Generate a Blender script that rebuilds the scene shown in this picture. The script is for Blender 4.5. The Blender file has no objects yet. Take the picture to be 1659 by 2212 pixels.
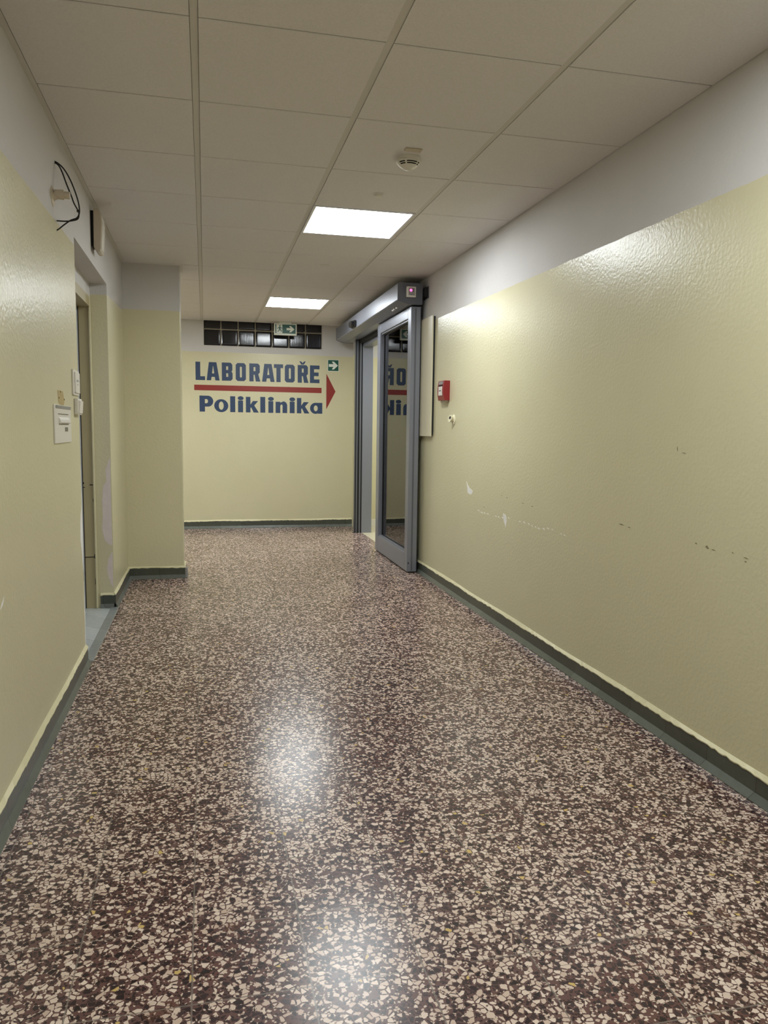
import bpy, bmesh, math, random
from math import sin, cos, pi
from mathutils import Vector, Matrix
random.seed(4)
S = bpy.context.scene
COL = S.collection

# ------------------------------------------------------------------ dimensions (metres)
XL, XR = -0.59, 1.742          # side walls of the hall
YE, YB = 9.10, -3.40           # end wall, wall behind the viewer
ZC = 2.397                     # ceiling
PIER_Y, PIER_X = 6.12, -0.172
DY0, DY1, DZ = 3.94, 5.17, 2.07   # left doorway
OY0, OY1, OZ = 7.15, 8.50, 2.16   # sliding door opening
ROW0, COL0 = 2.473, -0.018

# ------------------------------------------------------------------ materials
def srgb(r, g, b):
    f = lambda c: (c/255/12.92) if c/255 <= .04045 else ((c/255+.055)/1.055)**2.4
    return (f(r), f(g), f(b), 1)

def newmat(name):
    m = bpy.data.materials.new(name); m.use_nodes = True
    nt = m.node_tree; b = nt.nodes['Principled BSDF']
    return m, nt, b

def N(nt, t, **k):
    n = nt.nodes.new(t)
    for a, v in k.items(): setattr(n, a, v)
    return n

def math_(nt, op, a, b=None, c=None, clamp=False):
    n = N(nt, 'ShaderNodeMath', operation=op); n.use_clamp = clamp
    for i, v in enumerate((a, b, c)):
        if v is None: continue
        if isinstance(v, (int, float)): n.inputs[i].default_value = v
        else: nt.links.new(v, n.inputs[i])
    return n.outputs[0]

def mixc(nt, f, a, b, blend='MIX'):
    n = N(nt, 'ShaderNodeMix', data_type='RGBA', blend_type=blend)
    if isinstance(f, (int, float)): n.inputs[0].default_value = f
    else: nt.links.new(f, n.inputs[0])
    for i, v in ((6, a), (7, b)):
        if isinstance(v, tuple): n.inputs[i].default_value = v
        else: nt.links.new(v, n.inputs[i])
    return n.outputs[2]

def pos(nt):
    return N(nt, 'ShaderNodeNewGeometry').outputs['Position']

def noise(nt, vec, scale, detail=2, rough=.5):
    n = N(nt, 'ShaderNodeTexNoise'); n.inputs['Scale'].default_value = scale
    n.inputs['Detail'].default_value = detail; n.inputs['Roughness'].default_value = rough
    if vec is not None: nt.links.new(vec, n.inputs['Vector'])
    return n.outputs['Fac']

def bump(nt, h, strength, dist, normal=None):
    n = N(nt, 'ShaderNodeBump'); n.inputs['Strength'].default_value = strength
    n.inputs['Distance'].default_value = dist; nt.links.new(h, n.inputs['Height'])
    if normal is not None: nt.links.new(normal, n.inputs['Normal'])
    return n.outputs[0]

def simple(name, col, rough=.5, metal=0., spec=.5, nscale=0, namt=.08, bscale=0, bstr=.2, bdist=.001):
    m, nt, b = newmat(name)
    b.inputs['Base Color'].default_value = col
    b.inputs['Roughness'].default_value = rough
    b.inputs['Metallic'].default_value = metal
    b.inputs['Specular IOR Level'].default_value = spec
    if nscale:
        p = pos(nt); f = noise(nt, p, nscale, 3)
        d = tuple(c*(1-2*namt) for c in col[:3])+(1,); l = tuple(min(1, c*(1+2*namt)) for c in col[:3])+(1,)
        nt.links.new(mixc(nt, f, d, l), b.inputs['Base Color'])
    if bscale:
        nt.links.new(bump(nt, noise(nt, pos(nt), bscale, 2), bstr, bdist), b.inputs['Normal'])
    return m

def emit(name, col, s):
    m, nt, b = newmat(name); nt.nodes.remove(b)
    e = N(nt, 'ShaderNodeEmission'); e.inputs[0].default_value = col; e.inputs[1].default_value = s
    nt.links.new(e.outputs[0], nt.nodes['Material Output'].inputs[0]); return m

YEL = srgb(211, 205, 172); YEL_D = srgb(203, 196, 161); WHT = srgb(206, 202, 198)

def wall_paint(name, z0, slope=0., rough=.282):
    """glossy yellow oil paint up to a hand-cut line, matt white above"""
    m, nt, b = newmat(name)
    p = pos(nt); sp = N(nt, 'ShaderNodeSeparateXYZ'); nt.links.new(p, sp.inputs[0])
    line = math_(nt, 'ADD', math_(nt, 'MULTIPLY', sp.outputs['Y'], slope), z0)
    wob = math_(nt, 'MULTIPLY', math_(nt, 'SUBTRACT', noise(nt, p, 9, 3), .5), .010)
    mask = math_(nt, 'GREATER_THAN', sp.outputs['Z'], math_(nt, 'ADD', line, wob))
    y = mixc(nt, noise(nt, p, 1.7, 4, .6), YEL_D, YEL)
    w = mixc(nt, noise(nt, p, 2.5, 3), srgb(198, 195, 192), srgb(210, 207, 205))
    nt.links.new(mixc(nt, mask, y, w), b.inputs['Base Color'])
    r = math_(nt, 'ADD', rough, math_(nt, 'MULTIPLY', noise(nt, p, 14, 3), .05))
    rr = N(nt, 'ShaderNodeMix', data_type='FLOAT')
    nt.links.new(mask, rr.inputs[0]); nt.links.new(r, rr.inputs[2]); rr.inputs[3].default_value = .75
    nt.links.new(rr.outputs[0], b.inputs['Roughness'])
    sl = N(nt, 'ShaderNodeMix', data_type='FLOAT')
    nt.links.new(mask, sl.inputs[0]); sl.inputs[2].default_value = .5; sl.inputs[3].default_value = .2
    nt.links.new(sl.outputs[0], b.inputs['Specular IOR Level'])
    h1 = bump(nt, noise(nt, p, 70, 1, .5), .5, .0022)
    h2 = bump(nt, noise(nt, p, 5, 1, .5), .25, .004, h1)
    nt.links.new(h2, b.inputs['Normal'])
    return m

M = {}
M['wall_left'] = wall_paint('wall_left_paint', 1.965, .017)
M['wall_left2'] = wall_paint('wall_left_far_paint', 1.795, .041)
M['wall_right'] = wall_paint('wall_right_paint', 1.986, .0088)
M['wall_end'] = wall_paint('wall_end_paint', 2.045)
M['pier'] = wall_paint('pier_paint', 2.058)
M['jamb'] = wall_paint('jamb_paint', 2.003)
M['yellow_edge'] = simple('yellow_edge', srgb(214, 207, 170), .45, nscale=12, namt=.04, bscale=40, bstr=.5, bdist=.003)
M['white_paint'] = simple('white_paint', srgb(204, 201, 197), .6, nscale=3, namt=.03)
M['plaster'] = simple('plaster', srgb(218, 206, 200), .85, nscale=18, namt=.05)
M['bare_chip'] = simple('bare_chip', srgb(236, 234, 230), .7, nscale=30, namt=.03)
M['scuff'] = simple('scuff', srgb(140, 128, 98), .6, nscale=60, namt=.15)
M['tile'] = simple('ceiling_tile', srgb(222, 218, 216), .9, spec=.1, nscale=160, namt=.05, bscale=320, bstr=.35, bdist=.001)
M['rail'] = simple('ceiling_rail', srgb(208, 204, 197), .6, spec=.2)
M['shadow_gap'] = simple('dark_gap', srgb(60, 55, 48), .9)
M['plenum'] = simple('plenum', srgb(46, 42, 38), .9)
M['alu'] = simple('door_aluminium', srgb(138, 141, 152), .36, metal=.45, nscale=5, namt=.02, bscale=300, bstr=.05, bdist=.0004)
M['alu_dark'] = simple('dark_aluminium', srgb(104, 106, 114), .45, metal=.4)
M['rubber'] = simple('black_rubber', srgb(18, 18, 24), .5)
M['black'] = simple('black_plastic', srgb(22, 22, 24), .35)
M['black_and_shade'] = simple('black_recess', srgb(26, 25, 26), .8)  # flat black for dark parts and for painted shade in recesses
M['white_plastic'] = simple('white_plastic', srgb(222, 218, 208), .35)
M['cream_plastic'] = simple('cream_plastic', srgb(226, 220, 190), .35)
M['old_plastic'] = simple('aged_plastic', srgb(196, 184, 164), .45, nscale=30, namt=.04)
M['grey_plastic'] = simple('grey_plastic', srgb(150, 150, 148), .4)
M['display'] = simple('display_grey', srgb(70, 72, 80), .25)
M['red'] = simple('red_plastic', srgb(136, 30, 36), .35)
M['red_paint'] = simple('red_lettering', srgb(140, 42, 34), .4)
M['blue_paint'] = simple('blue_lettering', srgb(44, 64, 95), .4)
M['green'] = simple('sign_green', srgb(18, 84, 70), .35)
M['sign_white'] = simple('sign_white', srgb(232, 236, 226), .4)
M['cable'] = simple('cable_black', srgb(16, 16, 18), .4)
M['brown_patch'] = simple('old_paint_patch', srgb(178, 158, 104), .5, nscale=60, namt=.15)
M['panel'] = simple('panel_paint', srgb(214, 207, 180), .4, nscale=2, namt=.03)
M['panel_edge'] = simple('panel_edge', srgb(232, 228, 214), .5)
M['door_leaf'] = simple('door_grey_paint', srgb(170, 174, 184), .4)
M['door_frame'] = simple('door_frame_paint', srgb(176, 164, 126), .4, nscale=4, namt=.04)
M['crack'] = simple('dark_crack', srgb(28, 22, 16), .9)
M['beige_floor'] = simple('beige_floor', srgb(196, 188, 162), .35, nscale=8, namt=.05)
M['mortar'] = simple('mortar', srgb(150, 142, 126), .8, nscale=40, namt=.1)
M['lamp_frame'] = simple('lamp_frame', srgb(224, 224, 226), .4)
M['LED'] = emit('led_panel', (.93, .98, 1, 1), 15.0)
M['led_red'] = emit('red_indicator', (1, .05, .25, 1), 3.0)
M['led_green'] = simple('hole_dark', srgb(40, 36, 32), .6)

def glass_mat():
    m, nt, b = newmat('door_glass'); nt.nodes.remove(b)
    fr = N(nt, 'ShaderNodeFresnel'); fr.inputs[0].default_value = 2.2
    tr = N(nt, 'ShaderNodeBsdfTransparent'); tr.inputs[0].default_value = (.975, .99, .982, 1)
    gl = N(nt, 'ShaderNodeBsdfGlossy'); gl.inputs['Roughness'].default_value = .01
    mx = N(nt, 'ShaderNodeMixShader')
    nt.links.new(fr.outputs[0], mx.inputs[0]); nt.links.new(tr.outputs[0], mx.inputs[1]); nt.links.new(gl.outputs[0], mx.inputs[2])
    nt.links.new(mx.outputs[0], nt.nodes['Material Output'].inputs[0]); return m
M['glass'] = glass_mat()

def glassblock():
    m, nt, b = newmat('dark_glass_block')
    b.inputs['Base Color'].default_value = srgb(24, 23, 30)
    b.inputs['Roughness'].default_value = .12
    b.inputs['Specular IOR Level'].default_value = .6
    p = pos(nt); w = N(nt, 'ShaderNodeTexWave', wave_type='BANDS', bands_direction='X')
    w.inputs['Scale'].default_value = 26; w.inputs['Distortion'].default_value = 1.5; nt.links.new(p, w.inputs['Vector'])
    nt.links.new(mixc(nt, w.outputs['Fac'], srgb(12, 12, 17), srgb(26, 25, 33)), b.inputs['Base Color'])
    b1 = bump(nt, noise(nt, p, 9, 1), .12, .003)
    nt.links.new(bump(nt, w.outputs['Fac'], .2, .001, b1), b.inputs['Normal'])
    return m
M['glass_block'] = glassblock()

def skirting(name, base, jointw=.003, rough=.3):
    m, nt, b = newmat(name)
    p = pos(nt); sp = N(nt, 'ShaderNodeSeparateXYZ'); nt.links.new(p, sp.inputs[0])
    s = math_(nt, 'ADD', sp.outputs['X'], sp.outputs['Y'])
    fr = math_(nt, 'FRACT', math_(nt, 'DIVIDE', s, .25))
    j = math_(nt, 'LESS_THAN', fr, jointw/.25)
    cell = math_(nt, 'FLOOR', math_(nt, 'DIVIDE', s, .25))
    wn = N(nt, 'ShaderNodeTexWhiteNoise', noise_dimensions='1D'); nt.links.new(cell, wn.inputs['W'])
    k = math_(nt, 'ADD', .86, math_(nt, 'MULTIPLY', wn.outputs['Value'], .28))
    c = mixc(nt, noise(nt, p, 30, 4, .6), tuple(x*.75 for x in base[:3])+(1,), tuple(x*1.2 for x in base[:3])+(1,))
    sc = N(nt, 'ShaderNodeVectorMath', operation='SCALE'); nt.links.new(c, sc.inputs[0]); nt.links.new(k, sc.inputs['Scale'])
    dirt = math_(nt, 'GREATER_THAN', noise(nt, p, 55, 4, .7), .70)
    c2 = mixc(nt, math_(nt, 'MULTIPLY', dirt, .6), sc.outputs[0], srgb(150, 150, 132))
    nt.links.new(mixc(nt, j, c2, tuple(x*.45 for x in base[:3])+(1,)), b.inputs['Base Color'])
    b.inputs['Roughness'].default_value = rough
    return m
M['skirt'] = skirting('green_skirting', srgb(76, 79, 70))
M['skirt_foot'] = skirting('green_skirting_foot', srgb(100, 105, 98))
M['threshold'] = skirting('grey_threshold', srgb(182, 186, 184))
M['sill'] = skirting('sill_tile', srgb(138, 142, 138))

def terrazzo():
    m, nt, b = newmat('terrazzo')
    p = pos(nt)
    nz = N(nt, 'ShaderNodeTexNoise'); nz.inputs['Scale'].default_value = 70; nt.links.new(p, nz.inputs['Vector'])
    off = N(nt, 'ShaderNodeVectorMath', operation='MULTIPLY_ADD')
    nt.links.new(nz.outputs['Color'], off.inputs[0]); off.inputs[1].default_value = (.005, .005, 0); nt.links.new(p, off.inputs[2])
    def vor(scale, feat):
        v = N(nt, 'ShaderNodeTexVoronoi', voronoi_dimensions='2D', feature=feat); v.inputs['Scale'].default_value = scale
        nt.links.new(off.outputs[0], v.inputs['Vector']); return v
    def layer(scale, base_thr, rnd_thr):
        e = vor(scale, 'DISTANCE_TO_EDGE').outputs['Distance']; c = vor(scale, 'F1')
        s = N(nt, 'ShaderNodeSeparateColor'); nt.links.new(c.outputs['Color'], s.inputs[0])
        thr = math_(nt, 'ADD', base_thr, math_(nt, 'MULTIPLY', s.outputs[0], rnd_thr))
        return math_(nt, 'GREATER_THAN', e, thr), s
    big, bs = layer(74, .045, .19)
    sm, ss = layer(170, .05, .14)
    patch = noise(nt, p, 2.6, 3, .6)
    sp = N(nt, 'ShaderNodeSeparateXYZ'); nt.links.new(p, sp.inputs[0])
    # slabs of 250 mm
    fx = math_(nt, 'ADD', math_(nt, 'DIVIDE', sp.outputs['X'], .25), .16)
    fy = math_(nt, 'DIVIDE', sp.outputs['Y'], .25)
    cv = N(nt, 'ShaderNodeCombineXYZ')
    nt.links.new(math_(nt, 'FLOOR', fx), cv.inputs[0]); nt.links.new(math_(nt, 'FLOOR', fy), cv.inputs[1])
    wn = N(nt, 'ShaderNodeTexWhiteNoise', noise_dimensions='2D'); nt.links.new(cv.outputs[0], wn.inputs['Vector'])
    tint = wn.outputs['Value']
    matrix = mixc(nt, patch, srgb(98, 63, 54), srgb(94, 72, 72))
    matrix = mixc(nt, math_(nt, 'MULTIPLY', tint, .5), matrix, srgb(104, 84, 80))
    cream = mixc(nt, bs.outputs[1], srgb(194, 170, 154), srgb(224, 206, 192))
    cream = mixc(nt, math_(nt, 'GREATER_THAN', bs.outputs[1], .985), cream, srgb(200, 172, 108))
    dark = mixc(nt, bs.outputs[1], srgb(38, 27, 28), srgb(66, 50, 50))
    # share of cream chips differs a little from slab to slab
    share = math_(nt, 'ADD', .47, math_(nt, 'ADD', math_(nt, 'MULTIPLY', math_(nt, 'SUBTRACT', tint, .5), .14), math_(nt, 'MULTIPLY', math_(nt, 'SUBTRACT', patch, .5), .5)))
    iscream = math_(nt, 'LESS_THAN', bs.outputs[2], share)
    isdark = math_(nt, 'GREATER_THAN', bs.outputs[2], .70)
    smallcol = mixc(nt, math_(nt, 'LESS_THAN', ss.outputs[1], .42), srgb(52, 38, 37), srgb(200, 180, 164))
    use_s = math_(nt, 'MULTIPLY', sm, math_(nt, 'LESS_THAN', ss.outputs[2], .55))
    c = mixc(nt, use_s, matrix, smallcol)
    bigcol = mixc(nt, isdark, matrix, dark)
    bigcol = mixc(nt, iscream, bigcol, cream)
    c = mixc(nt, math_(nt, 'MULTIPLY', big, math_(nt, 'MAXIMUM', iscream, isdark)), c, bigcol)
    # joints
    jn = math_(nt, 'MULTIPLY', noise(nt, p, 22, 3), .010)
    def joint(f):
        d = math_(nt, 'ABSOLUTE', math_(nt, 'SUBTRACT', math_(nt, 'FRACT', math_(nt, 'ADD', f, .5)), .5))
        return math_(nt, 'LESS_THAN', d, math_(nt, 'ADD', .0045, math_(nt, 'MULTIPLY', jn, .6)))
    vis = math_(nt, 'GREATER_THAN', noise(nt, p, 3.3, 2), .44)
    j = math_(nt, 'MAXIMUM', joint(fx), math_(nt, 'MULTIPLY', joint(fy), vis))
    c = mixc(nt, math_(nt, 'MULTIPLY', j, .8), c, srgb(120, 110, 102))
    blot = math_(nt, 'MULTIPLY', math_(nt, 'GREATER_THAN', noise(nt, p, 4.5, 4, .6), .66), .25)
    c = mixc(nt, blot, c, srgb(110, 70, 46))
    nt.links.new(c, b.inputs['Base Color'])
    r = math_(nt, 'ADD', .225, math_(nt, 'MULTIPLY', noise(nt, p, 40, 3), .045))
    nt.links.new(r, b.inputs['Roughness'])
    b.inputs['Specular IOR Level'].default_value = .36
    nt.links.new(bump(nt, noise(nt, p, 4, 2), .06, .01), b.inputs['Normal'])
    return m
M['floor'] = terrazzo()

# ------------------------------------------------------------------ geometry helpers
def bx(bm, x0, x1, y0, y1, z0, z1, bev=0, seg=2):
    r = bmesh.ops.create_cube(bm, size=1.0)
    vs = r['verts']
    for v in vs:
        v.co = Vector((x0+(v.co.x+.5)*(x1-x0), y0+(v.co.y+.5)*(y1-y0), z0+(v.co.z+.5)*(z1-z0)))
    if bev:
        es = list({e for v in vs for e in v.link_edges})
        bmesh.ops.bevel(bm, geom=es, offset=bev, segments=seg, affect='EDGES', profile=.5)
    return bm

def box(*a, **k):
    return bx(bmesh.new(), *a, **k)

def prism(bm, pts, axis, a, b):
    """extrude closed 2-D outline along an axis; pts in the two other axes (in x,y,z order)"""
    def P(p, t):
        return {'x': (t, p[0], p[1]), 'y': (p[0], t, p[1]), 'z': (p[0], p[1], t)}[axis]
    A = [bm.verts.new(P(p, a)) for p in pts]; B = [bm.verts.new(P(p, b)) for p in pts]
    n = len(pts)
    bm.faces.new(A); bm.faces.new(B[::-1])
    for i in range(n): bm.faces.new((A[i], B[i], B[(i+1) % n], A[(i+1) % n]))
    return bm

def lathe(bm, prof, origin, axis, seg=32):
    """prof list (r, h); axis a unit vector"""
    ax = Vector(axis).normalized(); o = Vector(origin)
    u = ax.orthogonal().normalized(); w = ax.cross(u)
    rings = []
    for r, h in prof:
        if r < 1e-6: rings.append([bm.verts.new(o+ax*h)])
        else: rings.append([bm.verts.new(o+ax*h+(u*cos(2*pi*i/seg)+w*sin(2*pi*i/seg))*r) for i in range(seg)])
    for a, b in zip(rings, rings[1:]):
        for i in range(seg):
            q = [a[i % len(a)], a[(i+1) % seg % len(a)], b[(i+1) % seg % len(b)], b[i % len(b)]]
            qq = []
            for v in q:
                if v not in qq: qq.append(v)
            if len(qq) > 2: bm.faces.new(qq)
    return bm

def tube(bm, pts, r, seg=10):
    pts = [Vector(p) for p in pts]
    # smooth by catmull-rom
    out = []
    for i in range(len(pts)-1):
        p0 = pts[max(i-1, 0)]; p1 = pts[i]; p2 = pts[i+1]; p3 = pts[min(i+2, len(pts)-1)]
        for k in range(8):
            t = k/8
            out.append(.5*((2*p1)+(p2-p0)*t+(2*p0-5*p1+4*p2-p3)*t*t+(3*p1-p0-3*p2+p3)*t**3))
    out.append(pts[-1]); rings = []
    up = Vector((.3, 1, .2)).normalized()
    for i, p in enumerate(out):
        d = (out[min(i+1, len(out)-1)]-out[max(i-1, 0)]).normalized()
        u = d.cross(up).normalized(); w = d.cross(u)
        rings.append([bm.verts.new(p+(u*cos(2*pi*k/seg)+w*sin(2*pi*k/seg))*r) for k in range(seg)])
    for a, b in zip(rings, rings[1:]):
        for k in range(seg): bm.faces.new((a[k], a[(k+1) % seg], b[(k+1) % seg], b[k]))
    bm.faces.new(rings[0]); bm.faces.new(rings[-1][::-1])
    return bm

def wpos(o):
    v = Vector(o.location)
    while o.parent: o = o.parent; v += o.location
    return v

def obj(name, bm, mat, parent=None, origin=None, smooth=False, kind=None, label=None, cat=None, group=None):
    bmesh.ops.recalc_face_normals(bm, faces=bm.faces)
    if origin is None:
        xs = [v.co for v in bm.verts]
        lo = [min(v[i] for v in xs) for i in range(3)]; hi = [max(v[i] for v in xs) for i in range(3)]
        origin = ((lo[0]+hi[0])/2, (lo[1]+hi[1])/2, lo[2])
    o3 = Vector(origin)
    bmesh.ops.translate(bm, verts=bm.verts, vec=-o3)
    me = bpy.data.meshes.new(name); bm.to_mesh(me); bm.free()
    me.materials.append(M[mat] if isinstance(mat, str) else mat)
    if smooth:
        for f in me.polygons: f.use_smooth = True
        me.set_sharp_from_angle(angle=math.radians(40))
    o = bpy.data.objects.new(name, me); COL.objects.link(o)
    if parent is not None:
        o.parent = parent; o.location = o3-wpos(parent)
    else: o.location = o3
    if kind: o['kind'] = kind
    if label: o['label'] = label
    if cat: o['category'] = cat
    if group: o['group'] = group
    return o

def thing(name, label, cat, loc, group=None, kind=None):
    o = bpy.data.objects.new(name, None); COL.objects.link(o); o.location = loc; o.empty_display_size = .1
    o['label'] = label; o['category'] = cat
    if group: o['group'] = group
    if kind: o['kind'] = kind
    return o

def outline_mesh(splines, place, depth):
    """filled 2-D outlines (outer loops and holes) -> bmesh, mapped by place(u, v, d)"""
    cu = bpy.data.curves.new('outline', 'CURVE'); cu.dimensions = '2D'; cu.fill_mode = 'BOTH'; cu.extrude = depth/2
    for pts in splines:
        s = cu.splines.new('POLY'); s.points.add(len(pts)-1); s.use_cyclic_u = True
        for q, p in zip(s.points, pts): q.co = (p[0], p[1], 0, 1)
    o = bpy.data.objects.new('outline', cu); COL.objects.link(o)
    bpy.context.view_layer.update()
    me = bpy.data.meshes.new_from_object(o.evaluated_get(bpy.context.evaluated_depsgraph_get()))
    bpy.data.objects.remove(o); bm = bmesh.new(); bm.from_mesh(me); bpy.data.meshes.remove(me)
    for v in bm.verts: v.co = Vector(place(v.co.x, v.co.y, v.co.z))
    return bm

def ell(cx, cy, rx, ry, a0=0, a1=360, n=28):
    full = abs(a1-a0) >= 360
    return [(cx+rx*cos(math.radians(a0+(a1-a0)*i/(n if full else n-1))), cy+ry*sin(math.radians(a0+(a1-a0)*i/(n if full else n-1)))) for i in range(n)]

# ------------------------------------------------------------------ setting: floor
fl = box(-2.2, XR+.005, YB, YE, -.05, 0)
floor = obj('floor', fl, 'floor', origin=(0, 0, 0), kind='structure')
obj('floor', box(XR+.005, 4.2, 6.6, YE, -.05, 0.0005), 'beige_floor', origin=(3, 8, 0), kind='structure')
obj('floor', box(-1.6, XL-.0, DY0-.05, DY1+.4, -.05, .002), 'threshold', origin=(-1, 4.5, 0), kind='structure')
obj('trim_1', box(XL-.02, XL+.028, DY0+.03, DY1-.0, -.02, .006, bev=.002), 'sill', kind='structure')

# ceiling: lay-in tiles on rails
bm = bmesh.new()
cols = [(-2.2, COL0-.6-.013), (COL0-.6+.013, COL0-.0132), (COL0+.0132, COL0+.5868), (COL0+.6132, COL0+1.1868), (COL0+1.2132, XR-.002)]
rows = [ROW0+.6*k for k in range(-10, 12)]
LIGHTS = [1.273, 4.273, 7.273, -1.727]
for ci, (x0, x1) in enumerate(cols):
    for y in rows:
        a, b_ = y, min(y+.6, YE)
        if a < YB: continue
        if ci == 0 and a < 6.0: continue
        if ci == 1:
            x0_ = XL+.022 if a < 6.0 else x0
        else: x0_ = x0
        if ci == 3 and any(abs(y-l) < .05 for l in LIGHTS): continue
        # small tegular chamfer on each tile
        g = .0034
        prism(bm, [(a+g, ZC+.015), (a+g, ZC+.002), (a+g+.003, ZC), (b_-g-.003, ZC), (b_-g, ZC+.002), (b_-g, ZC+.015)], 'x', x0_, x1)
ceil = obj('ceiling', bm, 'tile', origin=(.6, 3, ZC), kind='structure')
obj('plenum', box(-2.2, XR, YB, YE, ZC+.016, ZC+.03), 'plenum', parent=ceil)
for k in range(-1, 3):
    x = COL0+.6*k
    obj('ceiling_rail', box(x-.0118, x+.0118, (YB if k >= 0 else 6.0), YE, ZC+.003, ZC+.014), 'rail', parent=ceil)
obj('perimeter_trim', box(XL, XL+.020, YB, PIER_Y, ZC-.002, ZC+.012), 'rail', parent=ceil)
obj('perimeter_trim', box(PIER_X, PIER_X+.020, PIER_Y, PIER_Y+.26, ZC-.001, ZC+.012), 'rail', parent=ceil)
obj('ceiling', box(XR, 4.2, 6.6, YE, ZC+.0, ZC+.05), 'tile', origin=(3, 8, ZC), kind='structure')

# ------------------------------------------------------------------ setting: walls
W_ = .12
def wall(name, bm, mat): return obj(name, bm, mat, kind='structure')
# left wall: near part, above the doorway, beyond the doorway
bm = bmesh.new()
bx(bm, XL-.11, XL, YB, DY0, 0, ZC+.02); bx(bm, XL-.11, XL, DY0, DY1, DZ, ZC+.02)
wl = wall('wall_left', bm, 'wall_left')
wall('wall_left_far', box(XL-.11, XL, DY1, PIER_Y+.1, 0, ZC+.02), 'wall_left2')
wall('wall_left_pier', box(XL-.11, PIER_X, PIER_Y, PIER_Y+.22, 0, ZC+.02, bev=.006), 'pier')
wall('wall_left_bay', box(-2.3, -2.2, PIER_Y, YE+.1, 0, ZC+.02), 'wall_end')
wall('wall_left_bay_side', box(-2.3, XL-.11, PIER_Y+.1, PIER_Y+.22, 0, ZC+.02), 'wall_end')
wall('wall_back', box(-.8, XR+.1, YB-.1, YB, 0, ZC+.02), 'wall_end')
# end wall with the glass-block opening
GX0, GX1, GZ0 = 0.0, 1.366, 2.118
bm = bmesh.new()
bx(bm, -2.3, GX0, YE, YE+W_, 0, ZC+.02); bx(bm, GX1, 4.2, YE, YE+W_, 0, ZC+.02)
bx(bm, GX0, GX1, YE, YE+W_, 0, GZ0)
wall('wall_end', bm, 'wall_end')
# right wall around the sliding-door opening
bm = bmesh.new()
bx(bm, XR, XR+.11, YB, OY0, 0, ZC+.02); bx(bm, XR, XR+.11, OY0, OY1, OZ, ZC+.02); bx(bm, XR, XR+.11, OY1, YE, 0, ZC+.02)
wr = wall('wall_right', bm, 'wall_right')
wall('wall_side_corridor', box(4.2, 4.3, 6.5, YE+.1, 0, ZC+.02), 'wall_end')
wall('wall_side_corridor_near', box(XR+.11, 4.3, 6.5, 6.6, 0, ZC+.02), 'wall_end')
wall('wall_store', box(-1.7, -1.6, 3.6, 5.8, 0, 2.4), 'wall_end')

# skirting: green tile upright + projecting foot, with a rough yellow paint bead above
def skirt(name, axis, c, sgn, a, b, up='skirt', foot='skirt_foot', edge=True):
    """axis 'y': runs along y at x=c and projects sgn; axis 'x': runs along x at y=c"""
    def bb(d0, d1, z0, z1, a=a, b=b):
        lo, hi = sorted((c+sgn*d0, c+sgn*d1))
        return box(lo, hi, a, b, z0, z1) if axis == 'y' else box(a, b, lo, hi, z0, z1)
    root = obj(name, bb(.0, .010, 0, .086), up, kind='structure')
    pf = [(.0, 0), (.025, 0), (.025, .003), (.0125, .028), (.0, .028)]
    f = prism(bmesh.new(), [(c+sgn*d, z) for d, z in pf], 'y', a, b) if axis == 'y' else prism(bmesh.new(), [(c+sgn*d, z) for d, z in pf], 'x', a, b)
    obj('foot', f, foot, parent=root)
    if edge:
        # wavy bead
        bm = bmesh.new(); n = max(2, int((b-a)/.02)); prev = None
        for i in range(n+1):
            t = a+(b-a)*i/n
            zz = .084+random.uniform(-.004, .002)+.002*sin(t*9); h = .100+.003*sin(t*5)
            pr = [(.0, zz), (.012, zz), (.0125, zz+.004), (.001, h), (.0, h)]
            ring = [bm.verts.new(((c+sgn*d, t, z) if axis == 'y' else (t, c+sgn*d, z))) for d, z in pr]
            if prev:
                for k in range(5): bm.faces.new((prev[k], prev[(k+1) % 5], ring[(k+1) % 5], ring[k]))
            else: bm.faces.new(ring)
            prev = ring
        bm.faces.new(prev)
        obj('paint_bead', bm, 'yellow_edge', parent=root)
    return root
skirt('baseboard_left', 'y', XL, 1, YB, DY0-.005)
skirt('baseboard_left_far', 'y', XL, 1, DY1-.012, PIER_Y)
skirt('baseboard_pier', 'x', PIER_Y, -1, XL, PIER_X+.012)
skirt('baseboard_pier_side', 'y', PIER_X, 1, PIER_Y, PIER_Y+.22)
skirt('baseboard_jamb', 'x', DY1, -1, XL-.085, XL)
skirt('baseboard_right', 'y', XR, -1, YB, OY0)
skirt('baseboard_end', 'x', YE, -1, -2.2, XR)
obj('baseboard_side_corridor', box(XR+.1, 4.2, YE-.012, YE, 0, .082, bev=.002), 'white_plastic', kind='structure')
# light caulk blob on the pier corner
obj('trim_2', box(PIER_X+.008, PIER_X+.030, PIER_Y-.016, PIER_Y-.002, .0, .085, bev=.005), 'grey_plastic', kind='structure')

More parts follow.
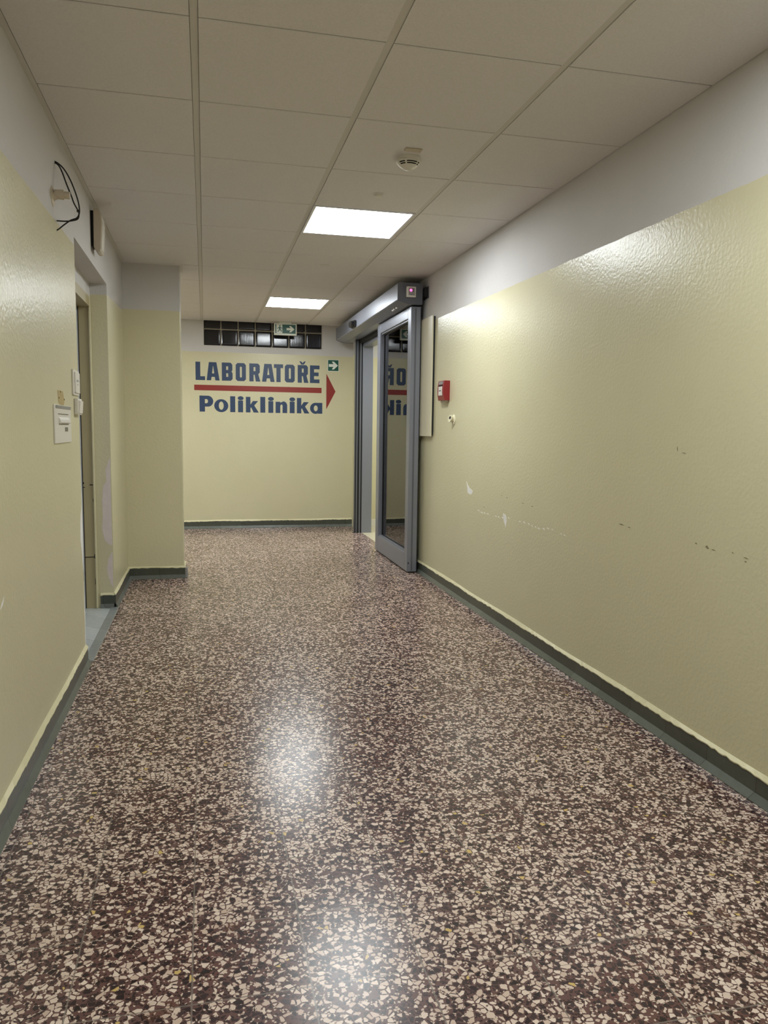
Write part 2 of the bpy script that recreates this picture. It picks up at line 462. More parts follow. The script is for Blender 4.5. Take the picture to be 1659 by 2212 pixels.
# chips and scuffs in the paint (thin filled shapes on the wall)
def blob(pts, axis, c, name, mat, parent, th=.0008):
    sg = 1 if axis == 'xl' else -1
    if axis in ('xl', 'xr'):
        pl = lambda u, v, d: (c+sg*(th/2)+d, u, v)
    else: pl = lambda u, v, d: (u, c-(th/2)+d, v)
    return obj(name, outline_mesh([pts], pl, th), mat, parent=parent)
def rough(pts, k=3, j=.004):
    out = []
    for i, p in enumerate(pts):
        q = pts[(i+1) % len(pts)]
        for t in range(k):
            f = t/k; out.append((p[0]*(1-f)+q[0]*f+random.uniform(-j, j)*(t > 0), p[1]*(1-f)+q[1]*f+random.uniform(-j, j)*(t > 0)))
    return out
ch = []
blob(rough([(4.93, .84), (4.87, .80), (4.80, .785), (4.83, .76), (4.90, .765)], 2, .003), 'xr', XR, 'paint_chip', 'bare_chip', wr)
blob(rough([(4.26, .695), (4.22, .69), (4.20, .655), (4.215, .615), (4.245, .65)], 2, .002), 'xr', XR, 'paint_chip', 'bare_chip', wr)
yy = 4.70
while yy > 3.45:
    L_ = random.uniform(.008, .05); z = .665+.012*(4.7-yy)+random.uniform(-.008, .008)
    if random.random() < .62 or 3.75 < yy < 3.95:
        blob(rough([(yy, z), (yy-L_/2, z+random.uniform(.002, .006)), (yy-L_, z-random.uniform(0, .006)), (yy-L_/2, z-random.uniform(.001, .004))], 2, .001),
             'xr', XR, 'paint_chip', 'bare_chip', wr)
    yy -= L_+random.uniform(.004, .03)
for (a, z, l, h) in [(4.30, .80, .03, .004), (4.22, .795, .025, .006), (4.0, .785, .05, .004), (3.86, .78, .03, .006), (2.95, .795, .05, .006), (2.88, .79, .03, .004),
                  (2.42, .79, .016, .006), (2.36, .786, .022, .012), (2.33, .781, .03, .004), (2.22, .787, .012, .004), (2.16, .780, .025, .004), (2.155, .768, .012, .004), (2.04, .775, .012, .003), (2.04, .75, .022, .003),
                  (2.56, 1.13, .006, .02), (2.53, 1.115, .03, .003), (4.6, .70, .04, .004)]:
    blob(rough([(a, z), (a-l/2, z+h/2), (a-l, z-h/3), (a-l/2, z-h/2)], 2, .001), 'xr', XR, 'scuff', 'scuff', wr)
# left wall: broken arris beside the doorway, small chips
blob(rough([(3.935, 1.0), (3.93, .80), (3.885, .74), (3.865, .68), (3.87, .62), (3.90, .56), (3.935, .45)], 4, .006), 'xl', XL, 'paint_chip', 'bare_chip', wl)
blob(rough([(3.938, .42), (3.92, .34), (3.925, .22), (3.915, .14), (3.938, .08)], 4, .004), 'xl', XL, 'paint_chip', 'bare_chip', wl)
blob(rough([(2.43, .675), (2.40, .66), (2.38, .645), (2.41, .652)], 2, .002), 'xl', XL, 'paint_chip', 'bare_chip', wl)

# ------------------------------------------------------------------ glass-block window
win = obj('window_1', box(GX0, GX1, YE+.0312, YE+.09, GZ0, ZC+.015), 'mortar', kind='structure')
cw = (GX1-GX0)/7
for r_, (z0, z1) in enumerate(((GZ0, GZ0+.187), (GZ0+.187, ZC+.06))):
    for c in range(7):
        x0 = GX0+c*cw+.0045; x1 = GX0+(c+1)*cw-.0045
        b_ = bmesh.new(); n = 16; g = {}
        zt = min(z1-.004, ZC+.012)
        zz1 = z1-.004
        for i in range(n+1):
            for j in range(n+1):
                u, v = i/n, j/n; z = z0+.005+(zz1-z0-.005)*v
                z = min(z, zt)
                e = min(u, 1-u, v, 1-v)*2
                d = .007*(1-(1-min(1, e*7))**2)
                g[i, j] = b_.verts.new((x0+(x1-x0)*u, YE+.032-d, z))
        for i in range(n):
            for j in range(n): b_.faces.new((g[i, j], g[i+1, j], g[i+1, j+1], g[i, j+1]))
        bmesh.ops.remove_doubles(b_, verts=b_.verts, dist=.0001)
        be = [e for e in b_.edges if e.is_boundary]
        ex = bmesh.ops.extrude_edge_only(b_, edges=be)
        for v in ex['geom']:
            if isinstance(v, bmesh.types.BMVert): v.co.y = YE+.052
        obj('glass_block', b_, 'glass_block', parent=win, smooth=True)

# ------------------------------------------------------------------ left doorway
# plaster reveals are the wall ends; frame sits at the back of the recess
dr = obj('door_1', box(-.785, -.765, DY0-.04, DY1+.16, .006, 1.955), 'door_leaf', kind='structure')
fr = obj('trim_3', box(-.80, -.692, DY1-.012, DY1+.14, .003, 1.975), 'door_frame', kind='structure')
obj('frame_edge', box(-.700, -.688, DY1-.022, DY1-.008, .003, 1.985, bev=.003), 'yellow_edge', parent=fr)
obj('frame_head', box(-.80, -.692, DY0-.02, DY1-.0, 1.925, 1.985), 'door_frame', parent=fr)
obj('frame_gap', box(-.768, -.760, DY1-.0135, DY1-.0122, .003, 1.925), 'crack', parent=fr)
for z, x0, x1, h in ((.805, -.722, -.700, .006), (.815, -.765, -.755, .01), (.338, -.765, -.698, .005), (.79, -.76, -.75, .005), (.33, -.705, -.700, .03), (.16, -.704, -.701, .04), (.70, -.704, -.700, .02)):
    obj('crack', box(x0, x1, DY1-.0135, DY1-.0122, z, z+h), 'crack', parent=fr)
obj('trim_4', box(-.80, -.692, DY0-.02, DY1, 1.985, DZ+.06), 'white_paint', kind='structure')   # plaster above the frame
wall('wall_left_reveal', box(XL-.105, XL-.0005, DY1-.001, DY1+.02, 0, DZ+.005), 'jamb')
jp = bpy.data.objects['wall_left_reveal']
blob(rough([(-.594, .98), (-.608, .96), (-.624, .90), (-.620, .84), (-.642, .79), (-.652, .70), (-.648, .60), (-.655, .53), (-.640, .45), (-.616, .42), (-.594, .41)], 3, .003), 'y', DY1-.001, 'plaster_patch', 'plaster', jp)
blob(rough([(-.594, .37), (-.606, .36), (-.624, .31), (-.632, .26), (-.622, .20), (-.605, .15), (-.594, .14)], 3, .003), 'y', DY1-.001, 'plaster_patch', 'plaster', jp)

# ------------------------------------------------------------------ light panels
def lamp(y, label, group='LED panels in the ceiling grid'):
    t = thing('ceiling_light', label, 'ceiling light', (COL0+.9, y+.3, ZC), group=group)
    x0, x1, y0, y1 = COL0+.613, COL0+1.187, y+.004, y+.596
    bm = bmesh.new(); w = .014
    bx(bm, x0, x1, y0, y0+w, ZC-.004, ZC+.010); bx(bm, x0, x1, y1-w, y1, ZC-.004, ZC+.010)
    bx(bm, x0, x0+w, y0+w, y1-w, ZC-.004, ZC+.010); bx(bm, x1-w, x1, y0+w, y1-w, ZC-.004, ZC+.010)
    obj('frame', bm, 'lamp_frame', parent=t)
    obj('diffuser', box(x0+w, x1-w, y0+w, y1-w, ZC-.001, ZC+.008), 'LED', parent=t)
lamp(LIGHTS[1], 'glowing square light panel nearer the viewer, close to the smoke detector')
lamp(LIGHTS[2], 'glowing square light panel further away, above the lettered end wall')
def arealight(name, x, y, z, size, power, col=(.93, .98, 1)):
    l = bpy.data.lights.new(name, 'AREA'); l.shape = 'SQUARE'; l.size = size; l.energy = power; l.color = col
    o = bpy.data.objects.new(name, l); COL.objects.link(o); o.location = (x, y, z); return o
P_BACK, P_SIDE, P_BAY = 11.5, 18, 16
arealight('ceiling_lamp_behind', COL0+.9, 1.573, ZC-.006, .57, P_BACK)
arealight('ceiling_lamp_far_behind', COL0+.9, -1.427, ZC-.006, .57, P_BACK*1.5)
arealight('ceiling_lamp_side_corridor', 2.9, 8.0, ZC-.006, .57, P_SIDE)
arealight('bay_fill_light', -1.3, 7.6, ZC-.006, .57, P_BAY)  # added fill light out of view, brightens the end wall
for y in (1.573, -1.427):   # blanks over the two fittings outside the view
    obj('ceiling_rail', box(COL0+.613, COL0+1.187, y-.296, y+.296, ZC, ZC+.014), 'lamp_frame', parent=ceil)

# ------------------------------------------------------------------ sliding door and operator
door = thing('door_2', 'open grey aluminium sliding glass door leaf parked against the right wall', 'sliding door', (1.66, 6.62, 0), kind='structure')
DX0, DX1, DA, DB, DT = 1.622, 1.704, 6.02, 7.235, 2.17
def rr(x0, x1, y0, y1, z0, z1): return box(x0, x1, y0, y1, z0, z1, bev=.003)
obj('stile', rr(DX0, DX1, DA, DA+.092, .012, DT), 'alu', parent=door)
obj('stile', rr(DX0, DX1, DB-.120, DB, .012, DT), 'alu', parent=door)
obj('bottom_rail', rr(DX0, DX1, DA+.092, DB-.120, .012, .160), 'alu', parent=door)
obj('top_rail', rr(DX0, DX1, DA+.092, DB-.120, 2.085, DT), 'alu', parent=door)
def ring(bm, x0, x1, y0, y1, z0, z1, w):
    bx(bm, x0, x1, y0, y0+w, z0, z1); bx(bm, x0, x1, y1-w, y1, z0, z1)
    bx(bm, x0, x1, y0+w, y1-w, z0, z0+w); bx(bm, x0, x1, y0+w, y1-w, z1-w, z1)
    return bm
obj('glazing_bead', ring(bmesh.new(), DX0+.012, DX0+.034, DA+.092, DB-.120, .160, 2.085, .012), 'alu', parent=door)
obj('glazing_seal', ring(bmesh.new(), DX0+.034, DX0+.040, DA+.092, DB-.120, .160, 2.085, .016), 'rubber', parent=door)
obj('glazing_seal', ring(bmesh.new(), DX0+.0465, DX0+.0615, DA+.092, DB-.120, .160, 2.085, .016), 'rubber', parent=door)
obj('glass_pane', box(DX0+.0405, DX0+.0460, DA+.092, DB-.120, .160, 2.085), 'glass', parent=door)
obj('glass_pane', box(DX0+.062, DX0+.0675, DA+.092, DB-.120, .160, 2.085), 'glass', parent=door)
obj('bottom_seal', box(DX0+.012, DX1-.012, DA+.01, DB-.01, .0005, .012), 'rubber', parent=door)
obj('end_seal', box(DX1, DX1+.007, DA+.01, DA+.03, .02, DT-.02), 'rubber', parent=door)
bm = bmesh.new(); lathe(bm, [(0, 0), (.006, 0), (.006, .002), (0, .002)], (DX0+.012, DA, .085), (0, -1, 0), 12)
obj('keyhole', bm, 'rubber', parent=door)
obj('edge_plate', box(1.655, 1.668, DA-.002, DA+.001, .02, 2.16), 'alu_dark', parent=door)

op = thing('door_operator', 'long grey metal sliding-door operator housing under the ceiling at the right wall', 'door operator', (1.6, 7.4, 2.18))
HA, HB = 5.97, 8.87
prof = [(1.700, 2.180), (1.592, 2.180), (1.502, 2.206), (1.498, 2.212), (1.498, 2.336), (1.503, 2.342), (1.690, 2.342), (1.700, 2.334)]
obj('housing', prism(bmesh.new(), prof[:], 'y', HA+.006, HB-.006), 'alu', parent=op)
obj('mounting_rail', box(1.7005, XR, 6.15, HB-.02, 2.205, 2.32), 'black_and_shade', parent=op)
cap = [(1.700, 2.184), (1.692, 2.177), (1.590, 2.177), (1.500, 2.203), (1.4955, 2.210), (1.4955, 2.338), (1.502, 2.3445), (1.690, 2.3445), (1.702, 2.334)]
obj('end_cap', prism(bmesh.new(), cap, 'y', HA, HA+.0055), 'alu_dark', parent=op)
obj('end_cap', prism(bmesh.new(), cap, 'y', HB-.0055, HB), 'alu_dark', parent=op)
obj('cover_gap', box(1.60, 1.688, HA+.02, HB-.02, 2.3435, 2.352), 'black_and_shade', parent=op)
sw = obj('program_switch', box(1.563, 1.640, HA-.026, HA, 2.229, 2.312, bev=.005), 'white_plastic', parent=op)
obj('switch_face', box(1.578, 1.628, HA-.029, HA-.026, 2.243, 2.300, bev=.001), 'grey_plastic', parent=sw)
bm = bmesh.new(); lathe(bm, [(0, .005), (.007, .004), (.010, 0)], (1.597, HA-.029, 2.281), (0, -1, 0), 20)
obj('red_indicator', bm, 'led_red', parent=sw, label='glowing red indicator')
for z in (2.285, 2.27): obj('symbol', box(1.614, 1.620, HA-.0296, HA-.029, z, z+.008), 'led_green', parent=sw)
obj('symbol', box(1.596, 1.608, HA-.0296, HA-.029, 2.247, 2.250), 'led_green', parent=sw)
ms = obj('motion_sensor', prism(bmesh.new(), [(7.66, 2.222), (7.70, 2.210), (7.83, 2.210), (7.87, 2.222), (7.87, 2.266), (7.84, 2.280), (7.70, 2.280), (7.66, 2.268)], 'x', 1.499, 1.478), 'black', parent=op)
obj('sensor_lens', prism(bmesh.new(), [(7.69, 2.232), (7.72, 2.217), (7.82, 2.217), (7.845, 2.232), (7.845, 2.258), (7.82, 2.272), (7.72, 2.272), (7.69, 2.258)], 'x', 1.478, 1.452), 'black', parent=ms)
for y in (6.22, 6.30, 6.35): obj('cover_screw', box(1.548, 1.562, y, y+.018, 2.178, 2.1905), 'white_plastic', parent=op)

# opening lining: far jamb with rubber profiles, head lining
jm = obj('trim_5', rr(XR-.004, XR+.115, OY1-.008, OY1+.06, .001, OZ+.01), 'alu', kind='structure')
obj('head_lining', rr(XR-.004, XR+.115, OY0-.03, OY1-.009, OZ-.055, OZ-.001), 'alu', parent=jm)
obj('head_recess_shade', box(1.702, XR-.005, OY0+.1, OY1-.011, OZ-.02, 2.20), 'black_and_shade', parent=jm)  # black strip painted in for the shade under the open header
obj('receiver_profile', box(1.656, XR-.004, OY1-.004, OY1+.05, 0.001, 2.19), 'alu_dark', parent=jm)
for x0, x1 in ((1.660, 1.672), (1.684, 1.708), (1.722, 1.736)):
    obj('rubber_strip', box(x0, x1, OY1-.010, OY1-.003, 0.001, 2.188), 'rubber', parent=jm)
for x0, x1 in ((1.673, 1.683), (1.709, 1.721)):
    obj('metal_strip', box(x0, x1, OY1-.007, OY1-.003, 0.001, 2.188), 'alu', parent=jm)
obj('near_jamb', rr(XR+.002, XR+.115, OY0-.03, OY0+.03, .001, OZ-.056), 'alu', parent=jm)

# ------------------------------------------------------------------ right-wall fittings
wp = thing('wall_panel', 'thin tall cream board on the wall directly behind the parked glass door', 'wall panel', (1.72, 6.2, 1.137))
obj('board', box(1.716, 1.726, 5.732, 6.9, 1.137, 2.066, bev=.001), 'panel', parent=wp)
obj('board_gap_shade', box(1.7265, XR-.0005, 5.738, 6.85, 1.15, 2.06), 'rubber', parent=wp)  # black filler stands in for shade in the gap behind the board

fa = thing('fire_alarm', 'red fire alarm call point on the yellow right wall', 'fire alarm', (XR, 5.42, 1.4))
obj('back_box', box(1.712, XR, 5.365, 5.475, 1.388, 1.42, bev=.004), 'old_plastic', parent=fa)
bm = bmesh.new(); n = 8
fp = [(XR, 1.405), (1.700, 1.405)]+[(1.700-.0085*sin(pi*i/n), 1.405+.142*i/n) for i in range(1, n)]+[(1.700, 1.547), (XR, 1.547)]
prism(bm, fp, 'y', 5.345, 5.49)
obj('housing', bm, 'red', parent=fa)
obj('front_window', box(1.6885, 1.694, 5.375, 5.455, 1.440, 1.505, bev=.001), 'white_plastic', parent=fa)
obj('window_mark', box(1.6880, 1.6885, 5.39, 5.44, 1.471, 1.477), 'black', parent=fa)
obj('window_hood', box(1.6895, 1.696, 5.372, 5.458, 1.507, 1.517), 'crack', parent=fa)
obj('front_label', box(1.6930, 1.6975, 5.372, 5.458, 1.522, 1.540), 'grey_plastic', parent=fa)

dm = thing('door_magnet', 'small round cream door-holder magnet below the red call point', 'door holder', (XR, 5.23, 1.26))
bm = bmesh.new(); lathe(bm, [(0, 0), (.037, 0), (.037, .004), (.032, .008), (0, .008)], (XR, 5.235, 1.262), (-1, 0, 0)); obj('wall_plate', bm, 'cream_plastic', parent=dm, smooth=True)
bm = bmesh.new(); lathe(bm, [(.021, 0), (.021, .012), (.024, .016), (.024, .028), (.018, .028), (.015, .018), (0, .018)], (XR-.008, 5.235, 1.266), (-1, -.25, .2)); obj('magnet_head', bm, 'cream_plastic', parent=dm, smooth=True)
bm = bmesh.new(); lathe(bm, [(0, 0), (.010, 0), (.010, .0015), (0, .0015)], (XR-.033, 5.225, 1.276), (-1, -.25, .2), 16); obj('magnet_core', bm, 'crack', parent=dm)

bm = bmesh.new()
for v in lathe(bm, [(0, 0), (.046, 0), (.044, .004), (0, .005)], (XR, 5.63, 2.240), (-1, 0, 0)).verts: pass
obj('cover_plate', bm, 'white_paint', label='round painted-over cover plate high on the white band of the right wall', cat='cover plate', smooth=True)
jb = thing('junction_box', 'black box on the right wall just behind the end of the door operator', 'junction box', (XR, 5.98, 2.24))
obj('housing', box(1.706, XR, 5.935, 6.06, 2.238, 2.312, bev=.014, seg=4), 'black_and_shade', parent=jb)
obj('rim', box(1.736, XR+.0005, 5.925, 6.07, 2.228, 2.320, bev=.0025), 'alu_dark', parent=jb)

# ------------------------------------------------------------------ left-wall fittings
lh = thing('lamp_holder', 'bare cream plastic lamp holder sticking out of the left wall beneath the cable loop', 'lamp holder', (XL, 3.45, 2.11))
bm = bmesh.new(); lathe(bm, [(0, 0), (.040, 0), (.038, .003), (.020, .006), (.015, .012), (.013, .02), (0, .02)], (XL, 3.425, 2.110), (1, 0, 0)); obj('wall_rose', bm, 'old_plastic', parent=lh, smooth=True)
bm = bmesh.new(); lathe(bm, [(.0185, .010), (.0195, .045), (0, .045)], (XL, 3.425, 2.118), (1, 0, -.02)); obj('stem', bm, 'old_plastic', parent=lh, smooth=True)
bm = bmesh.new(); lathe(bm, [(0, .044), (.0145, .044), (.0145, .067), (0, .067)], (XL, 3.425, 2.118), (1, 0, -.03)); obj('socket_end', bm, 'old_plastic', parent=lh, smooth=True)
cb = thing('cable', 'black cable loop hanging out of the white left wall near the ceiling', 'cable', (XL, 3.5, 2.27))
r_ = .0030
bm = tube(bmesh.new(), [(XL-.01, 3.5, 2.271), (-.578, 3.5, 2.262), (-.553, 3.5, 2.238), (-.527, 3.49, 2.19), (-.506, 3.49, 2.130), (-.498, 3.49, 2.09), (-.499, 3.49, 2.064), (-.511, 3.50, 2.048), (-.535, 3.5, 2.037), (-.560, 3.5, 2.018), (-.583, 3.5, 1.998), (XL-.01, 3.5, 1.988)], r_)
obj('outer_wire', bm, 'cable', parent=cb, smooth=True)
bm = tube(bmesh.new(), [(XL-.01, 3.505, 2.268), (-.579, 3.505, 2.258), (-.563, 3.5, 2.230), (-.546, 3.5, 2.18), (-.529, 3.5, 2.135), (-.520, 3.5, 2.108), (-.508, 3.495, 2.085), (-.500, 3.49, 2.070), (-.506, 3.5, 2.046), (-.53, 3.5, 2.036), (-.56, 3.505, 2.033), (XL-.01, 3.505, 2.033)], r_)
obj('inner_wire', bm, 'cable', parent=cb, smooth=True)
obj('cable_tie', box(-.508, -.496, 3.486, 3.496, 2.070, 2.078), 'cable', parent=cb)

sp = thing('wall_speaker', 'narrow cream wall speaker seen edge-on above the left doorway', 'speaker', (XL, 4.6, 2.13))
bm = bmesh.new()
prism(bm, [(-.572, 2.350), (-.574, 2.155), (-.570, 2.138), (-.560, 2.130), (-.546, 2.130), (-.538, 2.140), (-.532, 2.28), (-.535, 2.325), (-.548, 2.352), (-.560, 2.356)], 'y', 4.50, 4.64)
bmesh.ops.bevel(bm, geom=list(bm.edges), offset=.003, segments=2, affect='EDGES')
obj('housing', bm, 'old_plastic', parent=sp, smooth=True)
obj('grille', prism(bmesh.new(), [(-.545, 2.145), (-.536, 2.145), (-.528, 2.28), (-.532, 2.32), (-.540, 2.335), (-.545, 2.335)], 'y', 4.52, 4.62), 'white_plastic', parent=sp)
obj('speaker_gap_shade', box(XL, -.573, 4.52, 4.62, 2.16, 2.345), 'black_and_shade', parent=sp)  # black filler stands in for the shadow gap between speaker and wall

dp = thing('control_box', 'white wall box with a recessed tray and tiny dark display on the left wall', 'control box', (XL, 3.47, 1.11))
obj('plate', box(XL, -.584, 3.288, 3.670, 1.112, 1.270, bev=.002), 'white_plastic', parent=dp)
obj('top_lip', prism(bmesh.new(), [(XL+.001, 1.255), (-.583, 1.255), (-.580, 1.268), (XL+.001, 1.268)], 'y', 3.31, 3.655), 'grey_plastic', parent=dp)
obj('slot', box(-.5845, -.5835, 3.36, 3.60, 1.231, 1.2345), 'black', parent=dp)
bm = bmesh.new(); prism(bm, [(-.585, 1.222), (-.577, 1.210), (-.574, 1.198), (-.577, 1.194), (-.585, 1.194)], 'y', 3.37, 3.60)
obj('tray', bm, 'white_plastic', parent=dp)
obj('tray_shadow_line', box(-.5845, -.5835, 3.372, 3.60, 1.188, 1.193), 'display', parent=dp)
obj('display', box(-.5845, -.583, 3.51, 3.58, 1.160, 1.178), 'display', parent=dp)

pt = thing('old_patch', 'yellowish bare patch with screw holes on the left wall above the white control box', 'wall patch', (XL, 3.46, 1.275))
blob(rough([(3.395, 1.330), (3.52, 1.330), (3.55, 1.29), (3.53, 1.272), (3.43, 1.274), (3.405, 1.285)], 2, .003), 'xl', XL, 'patch', 'brown_patch', pt)
for y, z in ((3.46, 1.326), (3.42, 1.300), (3.545, 1.297)):
    bm = bmesh.new(); lathe(bm, [(0, 0), (.004, 0), (.003, .0012), (0, .0012)], (XL+.0008, y, z), (1, 0, 0), 12); obj('screw_hole', bm, 'crack', parent=pt)

th = thing('room_thermostat', 'white thermostat with a small grey readout at the left doorway edge', 'thermostat', (XL, 3.84, 1.33))
obj('frame', box(XL, -.582, 3.755, 3.915, 1.326, 1.442, bev=.002), 'white_plastic', parent=th)
obj('cover', box(-.5825, -.576, 3.780, 3.900, 1.336, 1.432, bev=.003), 'white_plastic', parent=th)
obj('readout', box(-.5765, -.5755, 3.81, 3.86, 1.388, 1.398), 'grey_plastic', parent=th)
obj('button', box(-.5765, -.5755, 3.83, 3.845, 1.374, 1.378), 'display', parent=th)
ls = thing('light_switch', 'small white rocker switch below the thermostat at the doorway edge', 'light switch', (XL, 3.87, 1.235))
obj('base', box(XL, -.572, 3.80, 3.915, 1.236, 1.312, bev=.004), 'white_plastic', parent=ls)
obj('rocker', prism(bmesh.new(), [(-.573, 1.244), (-.568, 1.244), (-.564, 1.300), (-.573, 1.304)], 'y', 3.815, 3.905), 'white_plastic', parent=ls)

# ------------------------------------------------------------------ ceiling fittings
sd = thing('smoke_detector', 'white smoke detector with dark slots hanging from the ceiling', 'smoke detector', (.90, 3.45, ZC-.05))
cx, cy = .902, 3.44
bm = bmesh.new(); lathe(bm, [(0, 0), (.050, 0), (.051, .010), (.046, .018), (0, .018)], (cx, cy, ZC), (0, 0, -1), 40); obj('base', bm, 'white_plastic', parent=sd, smooth=True)
bm = bmesh.new(); lathe(bm, [(0, .016), (.0535, .016), (.0535, .020), (.050, .026), (.040, .036), (.026, .046), (.018, .050), (.008, .051), (0, .051)], (cx, cy, ZC), (0, 0, -1), 40); obj('head', bm, 'white_plastic', parent=sd, smooth=True)
for (r0, h0) in ((.0505, .0262), (.0440, .0328)):
    for (a0, a1) in ((-155, -122), (-112, -55), (-45, -32)):
        bm = bmesh.new(); prev = None; k = 12
        for i in range(k+1):
            a = math.radians(a0+(a1-a0)*i/k)
            ringv = [bm.verts.new((cx+(r0+dr_)*cos(a), cy+(r0+dr_)*sin(a), ZC-h0-dz)) for dr_, dz in ((.0012, -.001), (.0006, .001), (-.0016, .003), (-.003, .000))]
            if prev:
                for q in range(4): bm.faces.new((prev[q], prev[(q+1) % 4], ringv[(q+1) % 4], ringv[q]))
            else: bm.faces.new(ringv)
            prev = ringv
        bm.faces.new(prev)
        obj('slot', bm, 'crack', parent=sd)
obj('ceiling_plate', box(.858, .932, 3.315, 3.347, ZC-.007, ZC, bev=.003), 'old_plastic', label='small rectangular plastic plate on the ceiling right beside the smoke detector', cat='plate')
sk = thing('ceiling_nozzle', 'small round flush fitting on the ceiling between smoke detector and light panel', 'ceiling fitting', (.885, 4.0, ZC-.01))
bm = bmesh.new(); lathe(bm, [(0, 0), (.034, 0), (.033, .003), (.022, .005), (0, .005)], (.885, 3.99, ZC), (0, 0, -1)); obj('rim', bm, 'tile', parent=sk, smooth=True)
bm = bmesh.new(); lathe(bm, [(.022, 0), (.022, .008), (.018, .012), (0, .012)], (.888, 3.99, ZC-.004), (0, 0, -1)); obj('cap', bm, 'white_plastic', parent=sk, smooth=True)
bm = bmesh.new(); lathe(bm, [(.033, 0), (.034, .0015), (.029, .0015), (.028, 0)], (.885, 5.78, ZC), (0, 0, -1)); obj('cover_ring', bm, 'rail', label='faint painted round cover on the ceiling tile between the two light panels', cat='cover', smooth=True)

# ------------------------------------------------------------------ signs and lettering on the end wall
def onwall(x0, z0, k, y=YE, th=.0012):
    return lambda u, v, d: (x0+u*k, y-th/2+d, z0+v*k)
def arrow(bm_name, parent, x0, z0, w, h, y, mat='sign_white'):
    # right-pointing safety arrow inside a w x h box
    P = [(.0, .36), (.52, .36), (.36, .16), (.36, .10), (.56, .10), (1.0, .5), (.56, .90), (.36, .90), (.36, .84), (.52, .64), (.0, .64)]
    return obj(bm_name, outline_mesh([[(a*w, b*h) for a, b in P]], onwall(x0, z0, 1, y), .0012), mat, parent=parent)
ex = thing('exit_sign', 'green running-man exit sign box hung from the ceiling before the glass blocks', 'exit sign', (.917, 8.95, 2.24))
Y0 = 8.93
obj('housing', box(.786, 1.046, Y0, Y0+.035, 2.246, 2.378, bev=.004), 'sign_white', parent=ex)
obj('ceiling_bracket', box(.845, .985, Y0+.004, Y0+.03, 2.376, ZC, bev=.001), 'sign_white', parent=ex)
obj('green_panel', box(.800, 1.032, Y0-.002, Y0+.001, 2.266, 2.366), 'green', parent=ex)
arrow('arrow', ex, .928, 2.272, .090, .088, Y0-.002)
man = [[(.812, 2.268), (.880, 2.268), (.880, 2.364), (.812, 2.364)]]
obj('doorway_symbol', outline_mesh(man, lambda u, v, d: (u, Y0-.0026+d, v), .0012), 'sign_white', parent=ex)
figs = [ell(.852, 2.350, .008, .008, n=16),
        [(.846, 2.340), (.860, 2.338), (.868, 2.328), (.878, 2.330), (.878, 2.323), (.865, 2.320), (.858, 2.327), (.858, 2.312), (.872, 2.300), (.872, 2.280), (.864, 2.280), (.863, 2.296), (.850, 2.304),
         (.843, 2.290), (.826, 2.280), (.822, 2.287), (.836, 2.295), (.842, 2.310), (.841, 2.326), (.834, 2.322), (.828, 2.312), (.822, 2.315), (.829, 2.329)]]
obj('running_figure', outline_mesh(figs, lambda u, v, d: (u, Y0-.0038+d, v), .0012), 'green', parent=ex)

gs = thing('arrow_sign', 'small square green sign with a white right arrow, above the red arrowhead', 'sign', (1.50, YE, 1.87))
obj('board', box(1.433, 1.569, YE-.004, YE, 1.866, 2.003), 'sign_white', parent=gs)
obj('green_field', box(1.438, 1.564, YE-.0048, YE-.0038, 1.871, 1.998), 'green', parent=gs)
arrow('arrow', gs, 1.447, 1.877, .110, .115, YE-.0048)

K = .001335
def word(name, label, letters, z0, k):
    t = thing(name, label, 'lettering', (.63, YE, z0))
    for x, sp_ in letters:
        obj('letter', outline_mesh(sp_, onwall(x, z0, k), .0012), 'blue_paint', parent=t)
    return t
def rect(x0, y0, x1, y1): return [(x0, y0), (x1, y0), (x1, y1), (x0, y1)]
LL = [(0, 0), (80, 0), (80, 33), (40, 33), (40, 156), (0, 156)]
AA = [[(0, 0), (20, 156), (84, 156), (110, 0), (74, 0), (69, 30), (42, 30), (37, 0)], [(46, 60), (64, 60), (56.5, 122), (54, 122)]]
BB = [[(0, 0), (76, 0), (92, 16), (92, 66), (82, 79), (90, 90), (90, 140), (75, 156), (0, 156)], rect(37, 33, 54, 64), rect(37, 93, 54, 124)]
OO = [[(16, 0), (72, 0), (88, 16), (88, 140), (72, 156), (16, 156), (0, 140), (0, 16)], [(41, 31), (48, 31), (53, 37), (53, 119), (48, 125), (41, 125), (36, 119), (36, 37)]]
RR = [[(0, 0), (37, 0), (37, 58), (46, 58), (56, 0), (96, 0), (78, 64), (91, 78), (91, 140), (76, 156), (0, 156)], rect(37, 90, 53, 125)]
TT = [(22, 0), (59, 0), (59, 123), (81, 123), (81, 156), (0, 156), (0, 123), (22, 123)]
CR = [(14, 188), (30, 188), (43, 174), (56, 188), (72, 188), (55, 160), (31, 160)]
EE = [(0, 0), (86, 0), (86, 33), (37, 33), (37, 62), (78, 62), (78, 94), (37, 94), (37, 123), (86, 123), (86, 156), (0, 156)]
def px(z): return -.095+(z-225)*.001343
word('wall_lettering', 'large blue word LABORATOŘE above the red arrow shaft on the end wall',
     [(px(225), [LL]), (px(317), AA), (px(445), BB), (px(562), OO), (px(678), RR), (px(787), AA), (px(890), [TT]), (px(985), OO), (px(1098), RR+[CR]), (px(1206), [EE])], 1.722, .001325)
PP = [[(0, 0), (46, 0), (46, 44), (70, 44)]+ell(72, 92, 46, 48, -85, 85, 14)+[(70, 140), (0, 140)], [(46, 74)]+ell(60, 92, 13, 18, -88, 88, 10)+[(46, 110)]]
oo = [ell(61, 55, 61, 57), ell(61, 55, 21, 36)]
ll = [rect(0, 0, 44, 140)]
ii = [rect(1, 0, 44, 104), ell(24, 121, 27, 19)]
ii = [[(1, 0), (45, 0), (45, 104), (1, 104)], ell(24, 124, 26, 18)]
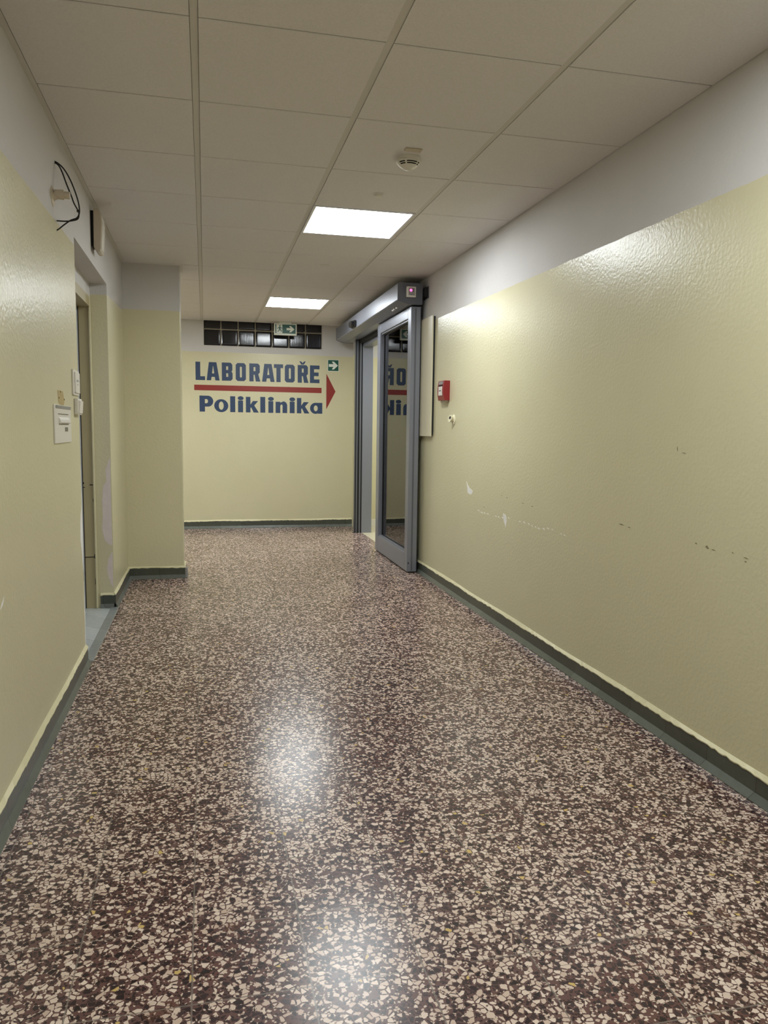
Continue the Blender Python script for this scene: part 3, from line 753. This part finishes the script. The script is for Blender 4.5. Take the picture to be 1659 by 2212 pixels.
kk = [[(0, 0), (40, 0), (40, 40), (46, 46), (68, 0), (114, 0), (74, 62), (108, 102), (62, 102), (40, 70), (40, 138), (0, 138)]]
nn = [[(0, 0), (42, 0), (42, 62)]+ell(53, 62, 10, 14, 178, 2, 8)+[(62, 0), (104, 0), (104, 66)]+ell(72, 66, 32, 38, 0, 100, 10)+[(42, 92), (42, 100), (0, 100)]]
aa = [[(112, 0), (70, 0), (66, 6)]+ell(50, 48, 50, 50, 290, 95, 22)+[(60, 98), (112, 98)], ell(52, 48, 18, 26)]
k2 = .00131
word('wall_lettering', 'large blue word Poliklinika below the red arrow shaft on the end wall',
     [(px(255), PP), (px(378), oo), (px(513), ll), (px(579), ii), (px(647), kk), (px(771), ll), (px(840), ii), (px(904), nn), (px(1027), ii), (px(1091), kk), (px(1208), aa)], 1.362, k2)
ra = thing('red_arrow', 'long red arrow pointing right between the two blue words on the end wall', 'painted arrow', (.7, YE-.0003, 1.416))
obj('shaft', box(-.112, 1.362, YE-.0018, YE-.0003, 1.606, 1.668), 'red_paint', parent=ra)
obj('arrowhead', prism(bmesh.new(), [(1.420, 1.836), (1.530, 1.628), (1.420, 1.416)], 'y', YE-.0018, YE-.0003), 'red_paint', parent=ra)

# ------------------------------------------------------------------ camera
yaw, pit, rol, fpx = .231795, -.108507, .013636, 1641.77
F = Vector((sin(yaw)*cos(pit), cos(yaw)*cos(pit), sin(pit))); R0 = Vector((cos(yaw), -sin(yaw), 0)); U0 = R0.cross(F)
R = R0*cos(rol)+U0*sin(rol); U = -R0*sin(rol)+U0*cos(rol)
cam = bpy.data.cameras.new('camera'); co = bpy.data.objects.new('camera', cam); COL.objects.link(co)
co.matrix_world = Matrix(((R.x, U.x, -F.x, 0), (R.y, U.y, -F.y, 0), (R.z, U.z, -F.z, 1.18837), (0, 0, 0, 1)))
cam.sensor_fit = 'HORIZONTAL'; cam.sensor_width = 36; cam.lens = 36*fpx/1659; cam.clip_start = .02
S.camera = co
w = bpy.data.worlds.new('world'); S.world = w; w.use_nodes = True
w.node_tree.nodes['Background'].inputs[0].default_value = (.5, .5, .5, 1); w.node_tree.nodes['Background'].inputs[1].default_value = .02
vs = S.view_settings; vs.view_transform = 'Standard'; vs.look = 'None'; vs.gamma = 1; vs.use_curve_mapping = False
vs.exposure = 1.11
